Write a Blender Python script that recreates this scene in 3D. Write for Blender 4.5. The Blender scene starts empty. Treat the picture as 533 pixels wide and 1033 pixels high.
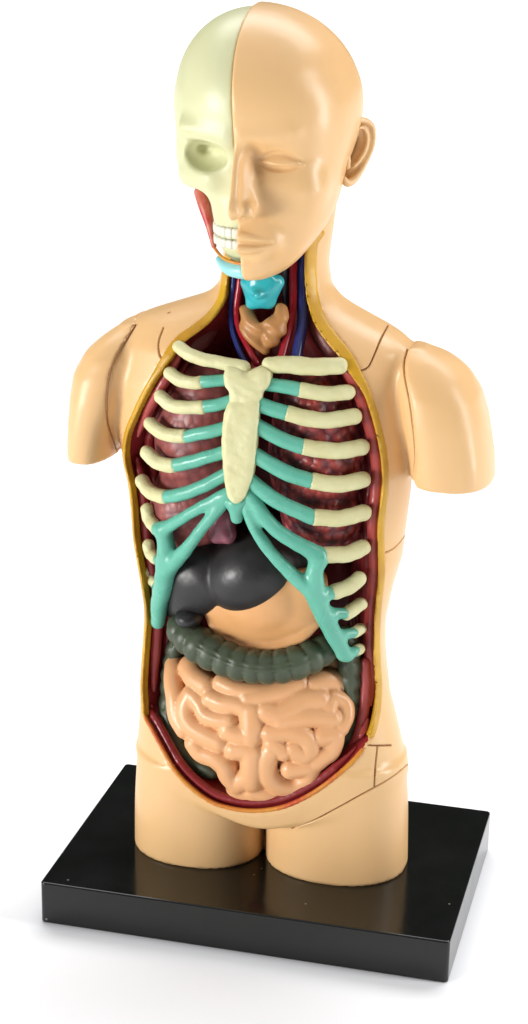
import bpy, math
import numpy as np

# ------------------------------------------------------------------ scale and camera
S = 0.01                      # the model is written in centimetres, the scene in metres
ZOFF = 0.5486                 # thickness of the display base (cm)
W_PX, F_PX, CX, CY = 533.0, 2000.0, 266.5, 516.5
YAW, PITCH, ROLL = -0.243559, 0.336749, 0.016815
BASE_D = 0.665919 * 5

def cam_axes():
    cy, sy, cp, sp = math.cos(YAW), math.sin(YAW), math.cos(PITCH), math.sin(PITCH)
    f = np.array([sy * cp, cy * cp, -sp]); r = np.array([cy, -sy, 0.0]); u = np.cross(r, f)
    cr, sr = math.cos(ROLL), math.sin(ROLL)
    return cr * r + sr * u, -sr * r + cr * u, f
AX_R, AX_U, AX_F = cam_axes()
POS = 5 * (np.array([-0.040393, 0, 0.883165]) - AX_F * 4.694938)

def ray(px, py):
    d = AX_R * ((px - CX) / F_PX) - AX_U * ((py - CY) / F_PX) + AX_F
    return d / np.linalg.norm(d)

def U(px, py, Y):             # a point of the model on the upright plane y = Y
    d = ray(px, py); t = (Y - POS[1]) / d[1]
    return POS + d * t

def px2cm(r, P):              # a length measured in the photograph at the depth of P
    return r * float((np.asarray(P) - POS) @ AX_F) / F_PX

TS = np.linspace(17.5, 28.5, 551)
def hit(f, px, py, off=0.0):  # first point of a surface met by a line of sight
    d = ray(px, py)
    P = POS[None] + TS[:, None] * d[None]
    v = f(P) - off
    i = np.where(v < 0)[0]
    if len(i) and i[0] > 0:
        k = i[0]; t = TS[k - 1] + (TS[k] - TS[k - 1]) * v[k - 1] / (v[k - 1] - v[k])
        return POS + d * t
    return POS + d * TS[int(np.argmin(v))]

# ------------------------------------------------------------------ distance-field toolbox
def smin(a, b, k):
    if k <= 0: return np.minimum(a, b)
    h = np.clip(0.5 + 0.5 * (b - a) / k, 0, 1)
    return b + (a - b) * h - k * h * (1 - h)
def smax(a, b, k): return -smin(-a, -b, k)

def ellipsoid(P, c, r, rot=None):
    q = P - np.asarray(c)
    if rot is not None: q = q @ rot
    r = np.asarray(r, float)
    k0 = np.sqrt(((q / r) ** 2).sum(-1)); k1 = np.sqrt(((q / (r * r)) ** 2).sum(-1))
    return np.where(k1 > 1e-9, k0 * (k0 - 1) / np.maximum(k1, 1e-9), -r.min())

def rotm(ax, deg):
    a = math.radians(deg); c, s = math.cos(a), math.sin(a)
    return np.array({'x': [[1, 0, 0], [0, c, -s], [0, s, c]], 'y': [[c, 0, s], [0, 1, 0], [-s, 0, c]],
                     'z': [[c, -s, 0], [s, c, 0], [0, 0, 1]]}[ax])

def seg(P, a, b, ra, rb):
    a = np.asarray(a); ba = np.asarray(b) - a
    t = np.clip(((P - a) @ ba) / max(float(ba @ ba), 1e-9), 0, 1)
    return np.linalg.norm(P - a - t[..., None] * ba, axis=-1) - (ra + (rb - ra) * t)

def chain(P, pts, rad, k=0.0):
    d = None
    for i in range(len(pts) - 1):
        e = seg(P, pts[i], pts[i + 1], rad[i], rad[i + 1])
        d = e if d is None else smin(d, e, k)
    return d

def spline(pts, rad=None, n=6):
    p = np.asarray(pts, float)
    if rad is not None:
        p = np.c_[p, np.full(len(p), rad) if np.isscalar(rad) else np.asarray(rad, float)]
    q = np.vstack([2 * p[0] - p[1], p, 2 * p[-1] - p[-2]])
    out = []
    for i in range(1, len(q) - 2):
        for t in np.linspace(0, 1, n, endpoint=False):
            a, b, c, d = q[i - 1], q[i], q[i + 1], q[i + 2]
            out.append(0.5 * (2 * b + (c - a) * t + (2 * a - 5 * b + 4 * c - d) * t * t + (3 * b - a - 3 * c + d) * t ** 3))
    out.append(p[-1]); out = np.array(out)
    return (out[:, :-1], out[:, -1]) if rad is not None else out

def surface_nets(F, lo, h):
    nx, ny, nz = F.shape
    ins = F < 0
    c = [(i, j, k) for i in (0, 1) for j in (0, 1) for k in (0, 1)]
    sl = lambda A, o: A[o[0]:nx - 1 + o[0], o[1]:ny - 1 + o[1], o[2]:nz - 1 + o[2]]
    cnt = sum(sl(ins, o).astype(np.int8) for o in c)
    act = np.argwhere((cnt > 0) & (cnt < 8))
    idx = -np.ones((nx - 1, ny - 1, nz - 1), np.int64)
    idx[act[:, 0], act[:, 1], act[:, 2]] = np.arange(len(act))
    acc = np.zeros((len(act), 3)); n = np.zeros(len(act))
    for o in c:
        for ax in range(3):
            if o[ax]: continue
            q = list(o); q[ax] = 1
            fa = F[act[:, 0] + o[0], act[:, 1] + o[1], act[:, 2] + o[2]]
            fb = F[act[:, 0] + q[0], act[:, 1] + q[1], act[:, 2] + q[2]]
            m = (fa < 0) != (fb < 0)
            t = np.where(m, fa / np.where(fa == fb, 1, fa - fb), 0)
            p = np.tile(np.array(o, float), (len(act), 1)); p[:, ax] = t
            acc[m] += p[m]; n[m] += 1
    V = lo + h * (act + acc / n[:, None])
    quads = []
    for ax in range(3):
        b, g = (ax + 1) % 3, (ax + 2) % 3
        s0 = [slice(None)] * 3; s1 = [slice(None)] * 3
        s0[ax] = slice(0, -1); s1[ax] = slice(1, None)
        A, B = ins[tuple(s0)], ins[tuple(s1)]
        e = np.argwhere(A != B)
        e = e[(e[:, b] > 0) & (e[:, g] > 0) & (e[:, b] < F.shape[b] - 1) & (e[:, g] < F.shape[g] - 1)]
        fl = A[e[:, 0], e[:, 1], e[:, 2]]
        def at(db, dg):
            q = e.copy(); q[:, b] += db; q[:, g] += dg
            return idx[q[:, 0], q[:, 1], q[:, 2]]
        Q = np.stack([at(-1, -1), at(0, -1), at(0, 0), at(-1, 0)], 1)
        Q[~fl] = Q[~fl][:, ::-1]
        quads.append(Q)
    return V, np.vstack(quads)

def field_mesh(f, lo, hi, h, refine=1):
    lo = np.asarray(lo, float) - 2.5 * h; hi = np.asarray(hi, float) + 2.5 * h
    n = np.ceil((hi - lo) / h).astype(int) + 1
    ax = [lo[i] + h * np.arange(n[i]) for i in range(3)]
    F = np.empty(n, np.float32)
    step = max(1, int(400000 // (n[1] * n[2])))
    for i in range(0, n[0], step):
        G = np.stack(np.meshgrid(ax[0][i:i + step], ax[1], ax[2], indexing='ij'), -1)
        F[i:i + step] = f(G.reshape(-1, 3)).reshape(G.shape[:3])
    F[[0, -1]] = np.maximum(F[[0, -1]], h); F[:, [0, -1]] = np.maximum(F[:, [0, -1]], h); F[:, :, [0, -1]] = np.maximum(F[:, :, [0, -1]], h)
    V, Q = surface_nets(F, lo, h)
    for _ in range(refine):
        v = f(V); g = np.zeros_like(V); e = h * 0.3
        for a in range(3):
            d = np.zeros(3); d[a] = e
            g[:, a] = (f(V + d) - f(V - d)) / (2 * e)
        gg = np.maximum((g * g).sum(1), 0.15)
        st = -(v / gg)[:, None] * g
        L = np.linalg.norm(st, axis=1, keepdims=True)
        V = V + st * np.minimum(1, 0.6 * h / np.maximum(L, 1e-9))
    return V, Q

# ------------------------------------------------------------------ objects and materials
scene = bpy.context.scene
COL = scene.collection

def link_mesh(name, V, Q, m, parent=None, smooth=True):
    me = bpy.data.meshes.new(name)
    me.from_pydata((np.asarray(V) * S).tolist(), [], [list(q) for q in Q])
    me.materials.append(m)
    if smooth: me.polygons.foreach_set('use_smooth', [True] * len(me.polygons))
    me.update()
    o = bpy.data.objects.new(name, me); COL.objects.link(o)
    if parent: o.parent = parent
    return o

def solid(name, f, lo, hi, h, m, parent=None, refine=1):
    V, Q = field_mesh(f, lo, hi, h, refine)
    return link_mesh(name, V, Q.tolist(), m, parent)

def bounds(pts, rad):
    pts = np.asarray(pts); r = np.max(rad)
    return pts.min(0) - r, pts.max(0) + r

def tube(name, pts, rad, m, parent=None, h=0.03, n=6, k=0.0):
    p, r = spline(pts, rad, n)
    lo, hi = bounds(p, r)
    return solid(name, lambda P: chain(P, p, r, k), lo, hi, h, m, parent)

def mat(name, col, rough=0.4, spec=0.5, vary=0.0, vscale=150, col2=None, bump=0.0, bscale=900, coat=0.0, sss=0.0, ior=1.45):
    m = bpy.data.materials.new(name); m.use_nodes = True
    nt = m.node_tree; N = nt.nodes; L = nt.links
    b = N['Principled BSDF']
    b.inputs['Roughness'].default_value = rough
    b.inputs['Specular IOR Level'].default_value = spec
    b.inputs['IOR'].default_value = ior
    b.inputs['Coat Weight'].default_value = coat
    b.inputs['Coat Roughness'].default_value = 0.15
    b.inputs['Base Color'].default_value = (*col, 1)
    if sss:
        b.inputs['Subsurface Weight'].default_value = sss
        b.inputs['Subsurface Radius'].default_value = (1.0, 0.5, 0.25)
        b.inputs['Subsurface Scale'].default_value = 0.0012
    tc = N.new('ShaderNodeTexCoord')
    if vary:
        nz = N.new('ShaderNodeTexNoise'); nz.inputs['Scale'].default_value = vscale; nz.inputs['Detail'].default_value = 5
        L.new(tc.outputs['Object'], nz.inputs['Vector'])
        rp = N.new('ShaderNodeMapRange'); rp.inputs['From Min'].default_value = 0.35; rp.inputs['From Max'].default_value = 0.68
        rp.inputs['To Max'].default_value = vary
        L.new(nz.outputs['Fac'], rp.inputs['Value'])
        mx = N.new('ShaderNodeMix'); mx.data_type = 'RGBA'
        mx.inputs['A'].default_value = (*col, 1); mx.inputs['B'].default_value = (*(col2 or [c * 0.6 for c in col]), 1)
        L.new(rp.outputs['Result'], mx.inputs['Factor']); L.new(mx.outputs['Result'], b.inputs['Base Color'])
    if bump:
        nb = N.new('ShaderNodeTexNoise'); nb.inputs['Scale'].default_value = bscale; nb.inputs['Detail'].default_value = 3
        L.new(tc.outputs['Object'], nb.inputs['Vector'])
        bp = N.new('ShaderNodeBump'); bp.inputs['Strength'].default_value = bump; bp.inputs['Distance'].default_value = 0.0004
        L.new(nb.outputs['Fac'], bp.inputs['Height']); L.new(bp.outputs['Normal'], b.inputs['Normal'])
    return m

def lung_mat(name, col, col2, scale, strength):
    m = mat(name, col, rough=0.38)
    nt = m.node_tree; N = nt.nodes; L = nt.links; b = N['Principled BSDF']
    tc = N.new('ShaderNodeTexCoord')
    nz = N.new('ShaderNodeTexNoise'); nz.inputs['Scale'].default_value = scale * 0.8
    mixv = N.new('ShaderNodeMix'); mixv.data_type = 'VECTOR'; mixv.inputs['Factor'].default_value = 0.0003
    L.new(tc.outputs['Object'], nz.inputs['Vector'])
    L.new(tc.outputs['Object'], mixv.inputs['A']); L.new(nz.outputs['Color'], mixv.inputs['B'])
    vo = N.new('ShaderNodeTexVoronoi'); vo.inputs['Scale'].default_value = scale; vo.feature = 'SMOOTH_F1'
    vo.inputs['Smoothness'].default_value = 0.25
    L.new(mixv.outputs['Result'], vo.inputs['Vector'])
    rp = N.new('ShaderNodeMapRange'); rp.inputs['From Min'].default_value = 0.25; rp.inputs['From Max'].default_value = 0.75
    L.new(vo.outputs['Distance'], rp.inputs['Value'])
    mx = N.new('ShaderNodeMix'); mx.data_type = 'RGBA'
    mx.inputs['A'].default_value = (*col, 1); mx.inputs['B'].default_value = (*col2, 1)
    L.new(rp.outputs['Result'], mx.inputs['Factor']); L.new(mx.outputs['Result'], b.inputs['Base Color'])
    iv = N.new('ShaderNodeMath'); iv.operation = 'SUBTRACT'; iv.inputs[0].default_value = 1.0
    L.new(vo.outputs['Distance'], iv.inputs[1])
    bp = N.new('ShaderNodeBump'); bp.inputs['Strength'].default_value = strength; bp.inputs['Distance'].default_value = 0.0007
    L.new(iv.outputs['Value'], bp.inputs['Height']); L.new(bp.outputs['Normal'], b.inputs['Normal'])
    return m

def speckle(m, scale, size, keep, col):     # dust specks or moulding flecks
    nt = m.node_tree; N = nt.nodes; L = nt.links; b = N['Principled BSDF']
    src = b.inputs['Base Color'].links[0].from_socket
    tc = N.new('ShaderNodeTexCoord'); vo = N.new('ShaderNodeTexVoronoi'); vo.inputs['Scale'].default_value = scale
    L.new(tc.outputs['Object'], vo.inputs['Vector'])
    a = N.new('ShaderNodeMath'); a.operation = 'LESS_THAN'; a.inputs[1].default_value = size
    L.new(vo.outputs['Distance'], a.inputs[0])
    sp = N.new('ShaderNodeSeparateColor'); L.new(vo.outputs['Color'], sp.inputs[0])
    k = N.new('ShaderNodeMath'); k.operation = 'GREATER_THAN'; k.inputs[1].default_value = keep
    L.new(sp.outputs[0], k.inputs[0])
    mu = N.new('ShaderNodeMath'); mu.operation = 'MULTIPLY'; L.new(a.outputs[0], mu.inputs[0]); L.new(k.outputs[0], mu.inputs[1])
    mx = N.new('ShaderNodeMix'); mx.data_type = 'RGBA'; mx.inputs['B'].default_value = (*col, 1)
    L.new(mu.outputs[0], mx.inputs['Factor']); L.new(src, mx.inputs['A']); L.new(mx.outputs['Result'], b.inputs['Base Color'])
M_SKIN = mat('skin_plastic', (0.70, 0.445, 0.21), rough=0.34, vary=0.25, vscale=90, col2=(0.73, 0.42, 0.19), bump=0.06, bscale=700)
M_BONE = mat('bone_plastic', (0.62, 0.60, 0.34), rough=0.5, vary=0.5, vscale=350, col2=(0.54, 0.5, 0.24), bump=0.35, bscale=900)
M_SKULL = mat('skull_plastic', (0.58, 0.585, 0.36), rough=0.38, vary=0.4, vscale=130, col2=(0.52, 0.53, 0.27), bump=0.05, bscale=700)
M_TEAL = mat('cartilage_plastic', (0.125, 0.43, 0.32), rough=0.28, vary=0.6, vscale=250, col2=(0.085, 0.35, 0.255), bump=0.12, bscale=500)
M_CYAN = mat('larynx_plastic', (0.035, 0.40, 0.44), rough=0.22, vary=0.3, vscale=300, bump=0.1)
M_RED = mat('muscle_paint', (0.25, 0.022, 0.024), rough=0.3, vary=0.6, vscale=160, col2=(0.16, 0.012, 0.014), bump=0.15, bscale=500)
M_REDL = mat('muscle_paint_pale', (0.36, 0.055, 0.05), rough=0.3, vary=0.5, vscale=200, col2=(0.28, 0.03, 0.03), bump=0.15, bscale=500)
M_NECK = mat('neck_muscle_paint', (0.24, 0.06, 0.055), rough=0.4, vary=0.6, vscale=250, col2=(0.16, 0.03, 0.03), bump=0.15)
M_LINE = mat('red_paint_line', (0.50, 0.07, 0.015), rough=0.4, vary=0.9, vscale=180, col2=(0.62, 0.30, 0.03), bump=0.1)
M_FAT = mat('fat_paint', (0.60, 0.34, 0.02), rough=0.36, vary=0.8, vscale=200, col2=(0.40, 0.19, 0.015), bump=0.1)
M_LIVER = mat('liver_plastic', (0.017, 0.016, 0.016), rough=0.44, vary=0.6, vscale=220, col2=(0.028, 0.026, 0.027), bump=0.12)
M_COLON = mat('colon_plastic', (0.062, 0.080, 0.046), rough=0.42, vary=0.7, vscale=260, col2=(0.038, 0.050, 0.030), bump=0.1)
M_GUT = mat('intestine_plastic', (0.72, 0.39, 0.19), rough=0.34, vary=0.4, vscale=160, col2=(0.66, 0.33, 0.14), bump=0.06, sss=0.12)
M_STOM = mat('stomach_plastic', (0.70, 0.37, 0.155), rough=0.32, vary=0.5, vscale=160, col2=(0.62, 0.3, 0.11), bump=0.06, sss=0.1)
M_THY = mat('thyroid_plastic', (0.46, 0.22, 0.075), rough=0.4, vary=0.6, vscale=300, col2=(0.36, 0.15, 0.045), bump=0.15)
M_ART = mat('artery_paint', (0.30, 0.008, 0.018), rough=0.25)
M_VEIN = mat('vein_paint', (0.018, 0.030, 0.16), rough=0.25)
M_HEART = mat('heart_plastic', (0.36, 0.11, 0.14), rough=0.35, vary=0.8, vscale=300, col2=(0.1, 0.03, 0.05), bump=0.1)
M_TOOTH = mat('tooth_paint', (0.62, 0.62, 0.52), rough=0.3)
M_SEAM = mat('seam_shadow_gap', (0.30, 0.14, 0.055), rough=0.7)
M_LUNG_A = lung_mat('lung_plastic_smooth', (0.33, 0.09, 0.08), (0.21, 0.06, 0.06), 900, 0.2)
M_LUNG_B = lung_mat('lung_plastic_beaded', (0.40, 0.065, 0.055), (0.12, 0.026, 0.036), 900, 0.8)
M_BASE = mat('black_plastic', (0.005, 0.006, 0.005), rough=0.12, spec=0.55, vary=0.4, vscale=400, col2=(0.008, 0.009, 0.008))
def smudge(m, scale, lo_, hi_):          # handling marks: the gloss varies, the colour does not
    nt = m.node_tree; N = nt.nodes; L = nt.links
    tc = N.new('ShaderNodeTexCoord'); nz = N.new('ShaderNodeTexNoise'); nz.inputs['Scale'].default_value = scale; nz.inputs['Detail'].default_value = 6
    nz.inputs['Distortion'].default_value = 0.8
    L.new(tc.outputs['Object'], nz.inputs['Vector'])
    r = N.new('ShaderNodeMapRange'); r.inputs['From Min'].default_value = .35; r.inputs['From Max'].default_value = .7
    r.inputs['To Min'].default_value = lo_; r.inputs['To Max'].default_value = hi_
    L.new(nz.outputs['Fac'], r.inputs['Value']); L.new(r.outputs['Result'], N['Principled BSDF'].inputs['Roughness'])
smudge(M_BASE, 90, .10, .17); smudge(M_SKIN, 110, .28, .42); smudge(M_SKULL, 110, .33, .48); smudge(M_TEAL, 260, .22, .40); smudge(M_GUT, 160, .28, .44); smudge(M_LIVER, 200, .34, .52)
speckle(M_BASE, 420, .06, .72, (.14, .14, .13)); speckle(M_SKIN, 230, .055, .93, (.32, .14, .055)); speckle(M_SKULL, 260, .06, .93, (.25, .22, .12))
M_FLOOR = mat('white_sweep', (0.90, 0.91, 0.925), rough=0.8, spec=0.1)

# ------------------------------------------------------------------ the torso
torso = bpy.data.objects.new('anatomical_torso', None); COL.objects.link(torso)
torso.location = (0, 0, ZOFF * S); torso.empty_display_size = 0.01
torso['label'] = 'flesh coloured human torso model with half skull and open chest showing ribs and organs'
torso['category'] = 'anatomical model'

def fit_rows(rows):           # (py, left px, right px, half depth, centre y) -> z, cx, a, b, y0
    out = []
    for py, Lp, Rp, b, y0 in rows:
        z = U((Lp + Rp) / 2, py, y0)[2]
        def nrm(px):
            d = ray(px, py)[:2]; d = d / np.linalg.norm(d); return np.array([-d[1], d[0]])   # left of the line of sight
        nL, nR = nrm(Lp), nrm(Rp)
        def res(v):
            c = np.array([v[0], y0]); a = v[1]
            k = lambda n: math.sqrt((a * n[0]) ** 2 + (b * n[1]) ** 2)
            return np.array([nL @ (POS[:2] - c) - k(nL), nR @ (POS[:2] - c) + k(nR)])
        v = np.array([(U(Lp, py, y0)[0] + U(Rp, py, y0)[0]) / 2, (U(Rp, py, y0)[0] - U(Lp, py, y0)[0]) / 2])
        for _ in range(25):
            r = res(v); J = np.zeros((2, 2))
            for i in range(2):
                q = v.copy(); q[i] += 1e-5; J[:, i] = (res(q) - r) / 1e-5
            v = v - np.linalg.solve(J, r)
        out.append((z, v[0], abs(v[1]), b, y0))
    out.sort()
    return np.array(out)

class Loft:
    def __init__(s, tab, n=2.0, smooth=0.12, zlo=None, zhi=None, cap=0.05):
        tab = np.asarray(tab, float)
        s.zlo = tab[0, 0] if zlo is None else zlo; s.zhi = tab[-1, 0] if zhi is None else zhi
        s.z = np.linspace(tab[0, 0] - 0.3, tab[-1, 0] + 0.3, 600)
        w = max(1, int(smooth / (s.z[1] - s.z[0])))
        s.c = []
        for i in range(1, 5):
            v = np.interp(s.z, tab[:, 0], tab[:, i])
            for _ in range(2):
                v = np.convolve(np.pad(v, w, mode='edge'), np.ones(2 * w + 1) / (2 * w + 1), mode='valid')
            s.c.append(v)
        s.n, s.cap = n, cap
    def __call__(s, P, da=0.0, db=0.0):
        x, y, z = P[..., 0], P[..., 1], P[..., 2]
        cx, a, b, y0 = (np.interp(z, s.z, v) for v in s.c)
        a = np.maximum(a + da, 0.02); b = np.maximum(b + db, 0.02)
        u = np.abs((x - cx) / a); v = np.abs((y - y0) / b)
        k = (u ** s.n + v ** s.n) ** (1 / s.n)
        g = np.sqrt((u / np.maximum(k, 1e-6) / a) ** 2 + (v / np.maximum(k, 1e-6) / b) ** 2)
        d = (k - 1) / np.maximum(g, 1e-3)
        return smax(d, np.maximum(s.zlo - z, z - s.zhi), s.cap)

TRUNK_ROWS = [
    (170, 240, 340, .5, .26), (200, 234, 340, .53, .25), (225, 229, 337, .55, .23), (245, 226, 334, .56, .22), (262, 225, 332, .57, .22), (285, 222, 335, .60, .22), (300, 208, 348, .64, .2), (312, 174, 373, .70, .18),
    (325, 139, 403, .76, .15), (336, 128, 417, .82, .12), (345, 118, 421, .86, .10), (380, 113, 418, .98, .08), (430, 117, 418, 1.04, .05),
    (480, 128, 415.5, 1.06, .02), (515, 133, 411, 1.05, 0), (548, 136, 407, 1.03, 0), (580, 141, 397, 1.0, 0), (615, 146, 389.5, .97, 0),
    (645, 145.5, 389.5, .96, 0), (687, 142.5, 394, .97, 0), (725, 142, 404, .97, 0), (752, 140, 410, .96, 0), (776, 138, 412, .93, 0),
    (800, 137, 412, .88, 0), (850, 137, 412, .80, 0)]
trunk = Loft(fit_rows(TRUNK_ROWS), n=2.15, smooth=0.055)
ARM_R = [(349.5, 408, 425, .14, .05), (351, 402, 440, .27, .05), (362, 399, 459, .42, .05), (375, 399, 473, .53, .05), (393, 401, 484, .62, .05),
         (418, 405, 491, .66, .05), (457, 413, 496.5, .66, .05), (500, 418, 497.5, .64, .05)]
ARM_L = [(325.5, 126, 150, .2, .03), (329, 118, 154, .3, .03), (337, 105, 156, .46, .02), (350, 89, 154, .58, .0), (371, 77, 150, .66, .0),
         (393, 73.5, 143, .70, .0), (418, 71.5, 133, .70, .0), (445, 70.6, 127, .68, .0), (480, 73, 126, .64, .05)]
arm_r = Loft(fit_rows(ARM_R), n=2.4, smooth=0.05, zlo=U(460, 478, .05)[2], cap=0.03)
arm_l = Loft(fit_rows(ARM_L), n=2.4, smooth=0.05, zlo=U(97, 450, .05)[2], cap=0.03)
LEG_L = [(845, 137, 268.5, .72, -.12), (800, 137, 268.5, .76, -.08), (752, 140, 271, .76, -.03)]
LEG_R = [(862, 269, 411.5, .72, -.06), (800, 269, 412, .76, -.05), (755, 266, 409, .76, -.03)]
leg_l = Loft(fit_rows(LEG_L), n=2.2, zlo=0.0, cap=0.02, smooth=.2)
leg_r = Loft(fit_rows(LEG_R), n=2.2, zlo=0.0, cap=0.02, smooth=.2)
for L_ in (leg_l, leg_r):
    L_.z = np.r_[-0.5, L_.z]; L_.c = [np.r_[v[0], v] for v in L_.c]
zc = U(268, 838, -.85)[2]
def bottom_edge(P):           # the lower edge of the belly piece over the thighs
    x = P[..., 0] - 0.0
    return zc + 0.42 * np.sqrt(x * x + 0.12) - 0.42 * 0.35
def body(P):
    d = smax(trunk(P), bottom_edge(P) - P[..., 2], 0.08)
    lg = np.minimum(leg_l(P), leg_r(P))
    return smin(d, lg, 0.09)
def body_arms(P):
    return smin(body(P), np.minimum(arm_l(P), arm_r(P)), 0.10)

# seams between trunk and arms
SEAM_L = [(137, 322), (136.5, 327), (121, 353), (110.6, 377), (107.7, 400), (108, 422), (110.6, 434), (117, 454), (121, 467)]
SEAM_R = [(421, 343), (413.5, 352), (410, 365), (410.6, 381), (415, 404), (418.5, 432), (420.5, 460), (418, 483), (420.5, 496)]
def seam_tab(sm):
    p = np.array([hit(body_arms, *q) for q in sm])
    p = p[np.argsort(p[:, 2])]
    return p
SL, SR = seam_tab(SEAM_L), seam_tab(SEAM_R)
def seam_l(P): return P[..., 0] - np.interp(P[..., 2], SL[:, 2], SL[:, 0])      # <0 : in the arm
def seam_r(P): return np.interp(P[..., 2], SR[:, 2], SR[:, 0]) - P[..., 0]

# outline of the opened front
OPEN = [(234, 232), (231, 250), (228, 262), (226.6, 272), (224.5, 287), (221, 302), (209, 319), (189.5, 334), (178, 343), (167, 359), (154, 382), (144, 400),
        (136, 417), (127.5, 438), (125.5, 462), (131, 488), (134, 515), (136, 543), (142, 579), (147.5, 615), (146.5, 642), (143.5, 687), (144, 706), (145.5, 723),
        (151.5, 735), (162, 755), (174, 776), (189, 793), (210, 809), (231, 816.5), (255, 819.5), (280, 817), (300, 810), (320, 799),
        (340, 784), (357.6, 768), (370, 752), (377, 737.6), (382, 716), (383.5, 691), (382, 666), (381.5, 640), (383, 610), (386, 580), (385, 533),
        (388.5, 501), (389.5, 480), (388, 460), (384, 439), (377.5, 415), (369, 391), (360, 373), (351, 356), (339, 341), (327, 324), (319, 300),
        (317, 275), (317, 258), (318, 245), (319, 232)]
open_px = spline(OPEN + [OPEN[0]], n=3)[:-1]
RIM = np.array([hit(body, *q) for q in open_px])
def poly_field(x, z):         # signed distance to the outline (negative inside) and rim depth there
    A = RIM[:, [0, 2]]; B = np.roll(A, -1, 0); YA = RIM[:, 1]; YB = np.roll(YA, -1)
    best = np.full(x.shape, 1e9); yr = np.zeros(x.shape); ins = np.zeros(x.shape, bool)
    for (ax, az), (bx, bz), ya, yb in zip(A, B, YA, YB):
        dx, dz = bx - ax, bz - az
        t = np.clip(((x - ax) * dx + (z - az) * dz) / (dx * dx + dz * dz + 1e-12), 0, 1)
        d = (x - ax - t * dx) ** 2 + (z - az - t * dz) ** 2
        m = d < best; best = np.where(m, d, best); yr = np.where(m, ya + (yb - ya) * t, yr)
        c = ((az > z) != (bz > z)) & (x < ax + (z - az) * dx / (dz if dz else 1e-12))
        ins ^= c
    d = np.sqrt(best)
    return np.where(ins, -d, d), yr
GX = np.linspace(-2.3, 2.3, 231); GZ = np.linspace(-0.2, 8.4, 431)
gx, gz = np.meshgrid(GX, GZ, indexing='ij')
PD, PY = poly_field(gx, gz)
def bilin(T, x, z):
    u = np.clip((x - GX[0]) / (GX[1] - GX[0]), 0, len(GX) - 1.001); v = np.clip((z - GZ[0]) / (GZ[1] - GZ[0]), 0, len(GZ) - 1.001)
    i = u.astype(int); j = v.astype(int); u = u - i; v = v - j
    return T[i, j] * (1 - u) * (1 - v) + T[i + 1, j] * u * (1 - v) + T[i, j + 1] * (1 - u) * v + T[i + 1, j + 1] * u * v
def cavity(P):
    d = bilin(PD, P[..., 0], P[..., 2]); y = bilin(PY, P[..., 0], P[..., 2])
    c = d + (0.28 + 0.27 * np.clip((P[..., 2] - 1.2) / .6, 0, 1)) * np.maximum(0, P[..., 1] - y)
    return smax(c, P[..., 1] - 0.45, 0.2)
def shell(P):
    d = np.maximum(body_arms(P), -np.minimum(seam_l(P), seam_r(P)) - 0.16)
    return np.maximum(d, -cavity(P))
V, Q = field_mesh(shell, (-2.6, -1.25, 0.0), (2.5, 1.3, 8.6), 0.04)
fc = V[Q].mean(1)
inner = (-cavity(fc) > body_arms(fc) + 0.02) & (cavity(fc) > -0.05) & (body_arms(fc) < -0.03)
def submesh(name, V, Q, keep, m, parent):
    q = Q[keep]; u, inv = np.unique(q, return_inverse=True)
    return link_mesh(name, V[u], inv.reshape(-1, 4).tolist(), m, parent)
body_o = submesh('body_shell', V, Q, ~inner, M_SKIN, torso)
submesh('cavity_lining', V, Q, inner, M_RED, torso)
for f_sm, grow, lo, hi in ((seam_l, 0.014, (-3.1, -.8, 4.3), (-1.2, .9, 6.9)), (seam_r, 0.028, (1.2, -.8, 4.3), (2.7, .9, 6.9))):
    solid('arm', lambda P: smax(smin(body(P), np.minimum(arm_l(P), arm_r(P)), .10) - grow, f_sm(P), 0.012 + grow * .5), lo, hi, 0.033, M_SKIN, torso, 2)

def surf_line(name, pts, r, m, f=None, off=0.0, h=0.02, n=8, parent=None, shift=0.0):
    q = spline(pts, n=n)
    p = np.array([hit(f or body_arms, *a, off=off) for a in q])
    rr = np.array([px2cm(r, a) for a in p])
    p = p + AX_F * shift
    lo, hi = bounds(p, rr)
    return solid(name, lambda P: chain(P, p, rr), lo, hi, h, m, parent or torso)

# ---- rim layers: fat, then ridged muscle
def inset_path(d_in, dy):     # the outline moved inwards by d_in and deeper by dy
    A = RIM[:, [0, 2]]; T = np.roll(A, -1, 0) - np.roll(A, 1, 0); T /= np.linalg.norm(T, axis=1, keepdims=True)
    Nn = np.stack([-T[:, 1], T[:, 0]], 1)
    t = A + Nn * 0.02
    dd, _ = poly_field(t[:, 0], t[:, 1])
    if np.mean(dd) > 0: Nn = -Nn
    B = A + Nn * d_in
    return np.c_[B[:, 0], RIM[:, 1] + dy, B[:, 1]]
n_r = len(RIM)
def rim_tube(name, d_in, dy, rad, m, i0=0, i1=None, h=0.03):
    p = inset_path(d_in, dy)[i0:i1]
    r = np.full(len(p), rad) if np.isscalar(rad) else np.asarray(rad)[:len(p)]
    lo, hi = bounds(p, r)
    return solid(name, lambda P: chain(P, p, r, 0.01), lo, hi, h, m, torso)
iN = 3 * 5; iB = 3 * 22; iC = 3 * 36; iE = n_r - 3 * 5
Z_LJ, Z_RJ = hit(body, 154, 729)[2], hit(body, 371, 745)[2]
def fat(P, side):
    x, z = P[..., 0], P[..., 2]
    up = np.clip((z - 6.1) / .3, 0, 1)
    t = (.032 + .045 * up if side < 0 else .035 + .05 * up)
    c = cavity(P); b = body_arms(P)
    d = smax(np.maximum(-(c + t), c - (.036 if side < 0 else .044)), np.maximum(b - .022, -(b + (.08 if side < 0 else .11))), .02)
    d = np.maximum(d, (Z_LJ if side < 0 else Z_RJ) - z)
    return np.maximum(d, side * -(x + .25))
solid('fat_layer', lambda P: fat(P, -1), (-2.1, -1.3, Z_LJ - .1), (-.2, .5, 7.9), 0.026, M_FAT, torso)
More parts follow.
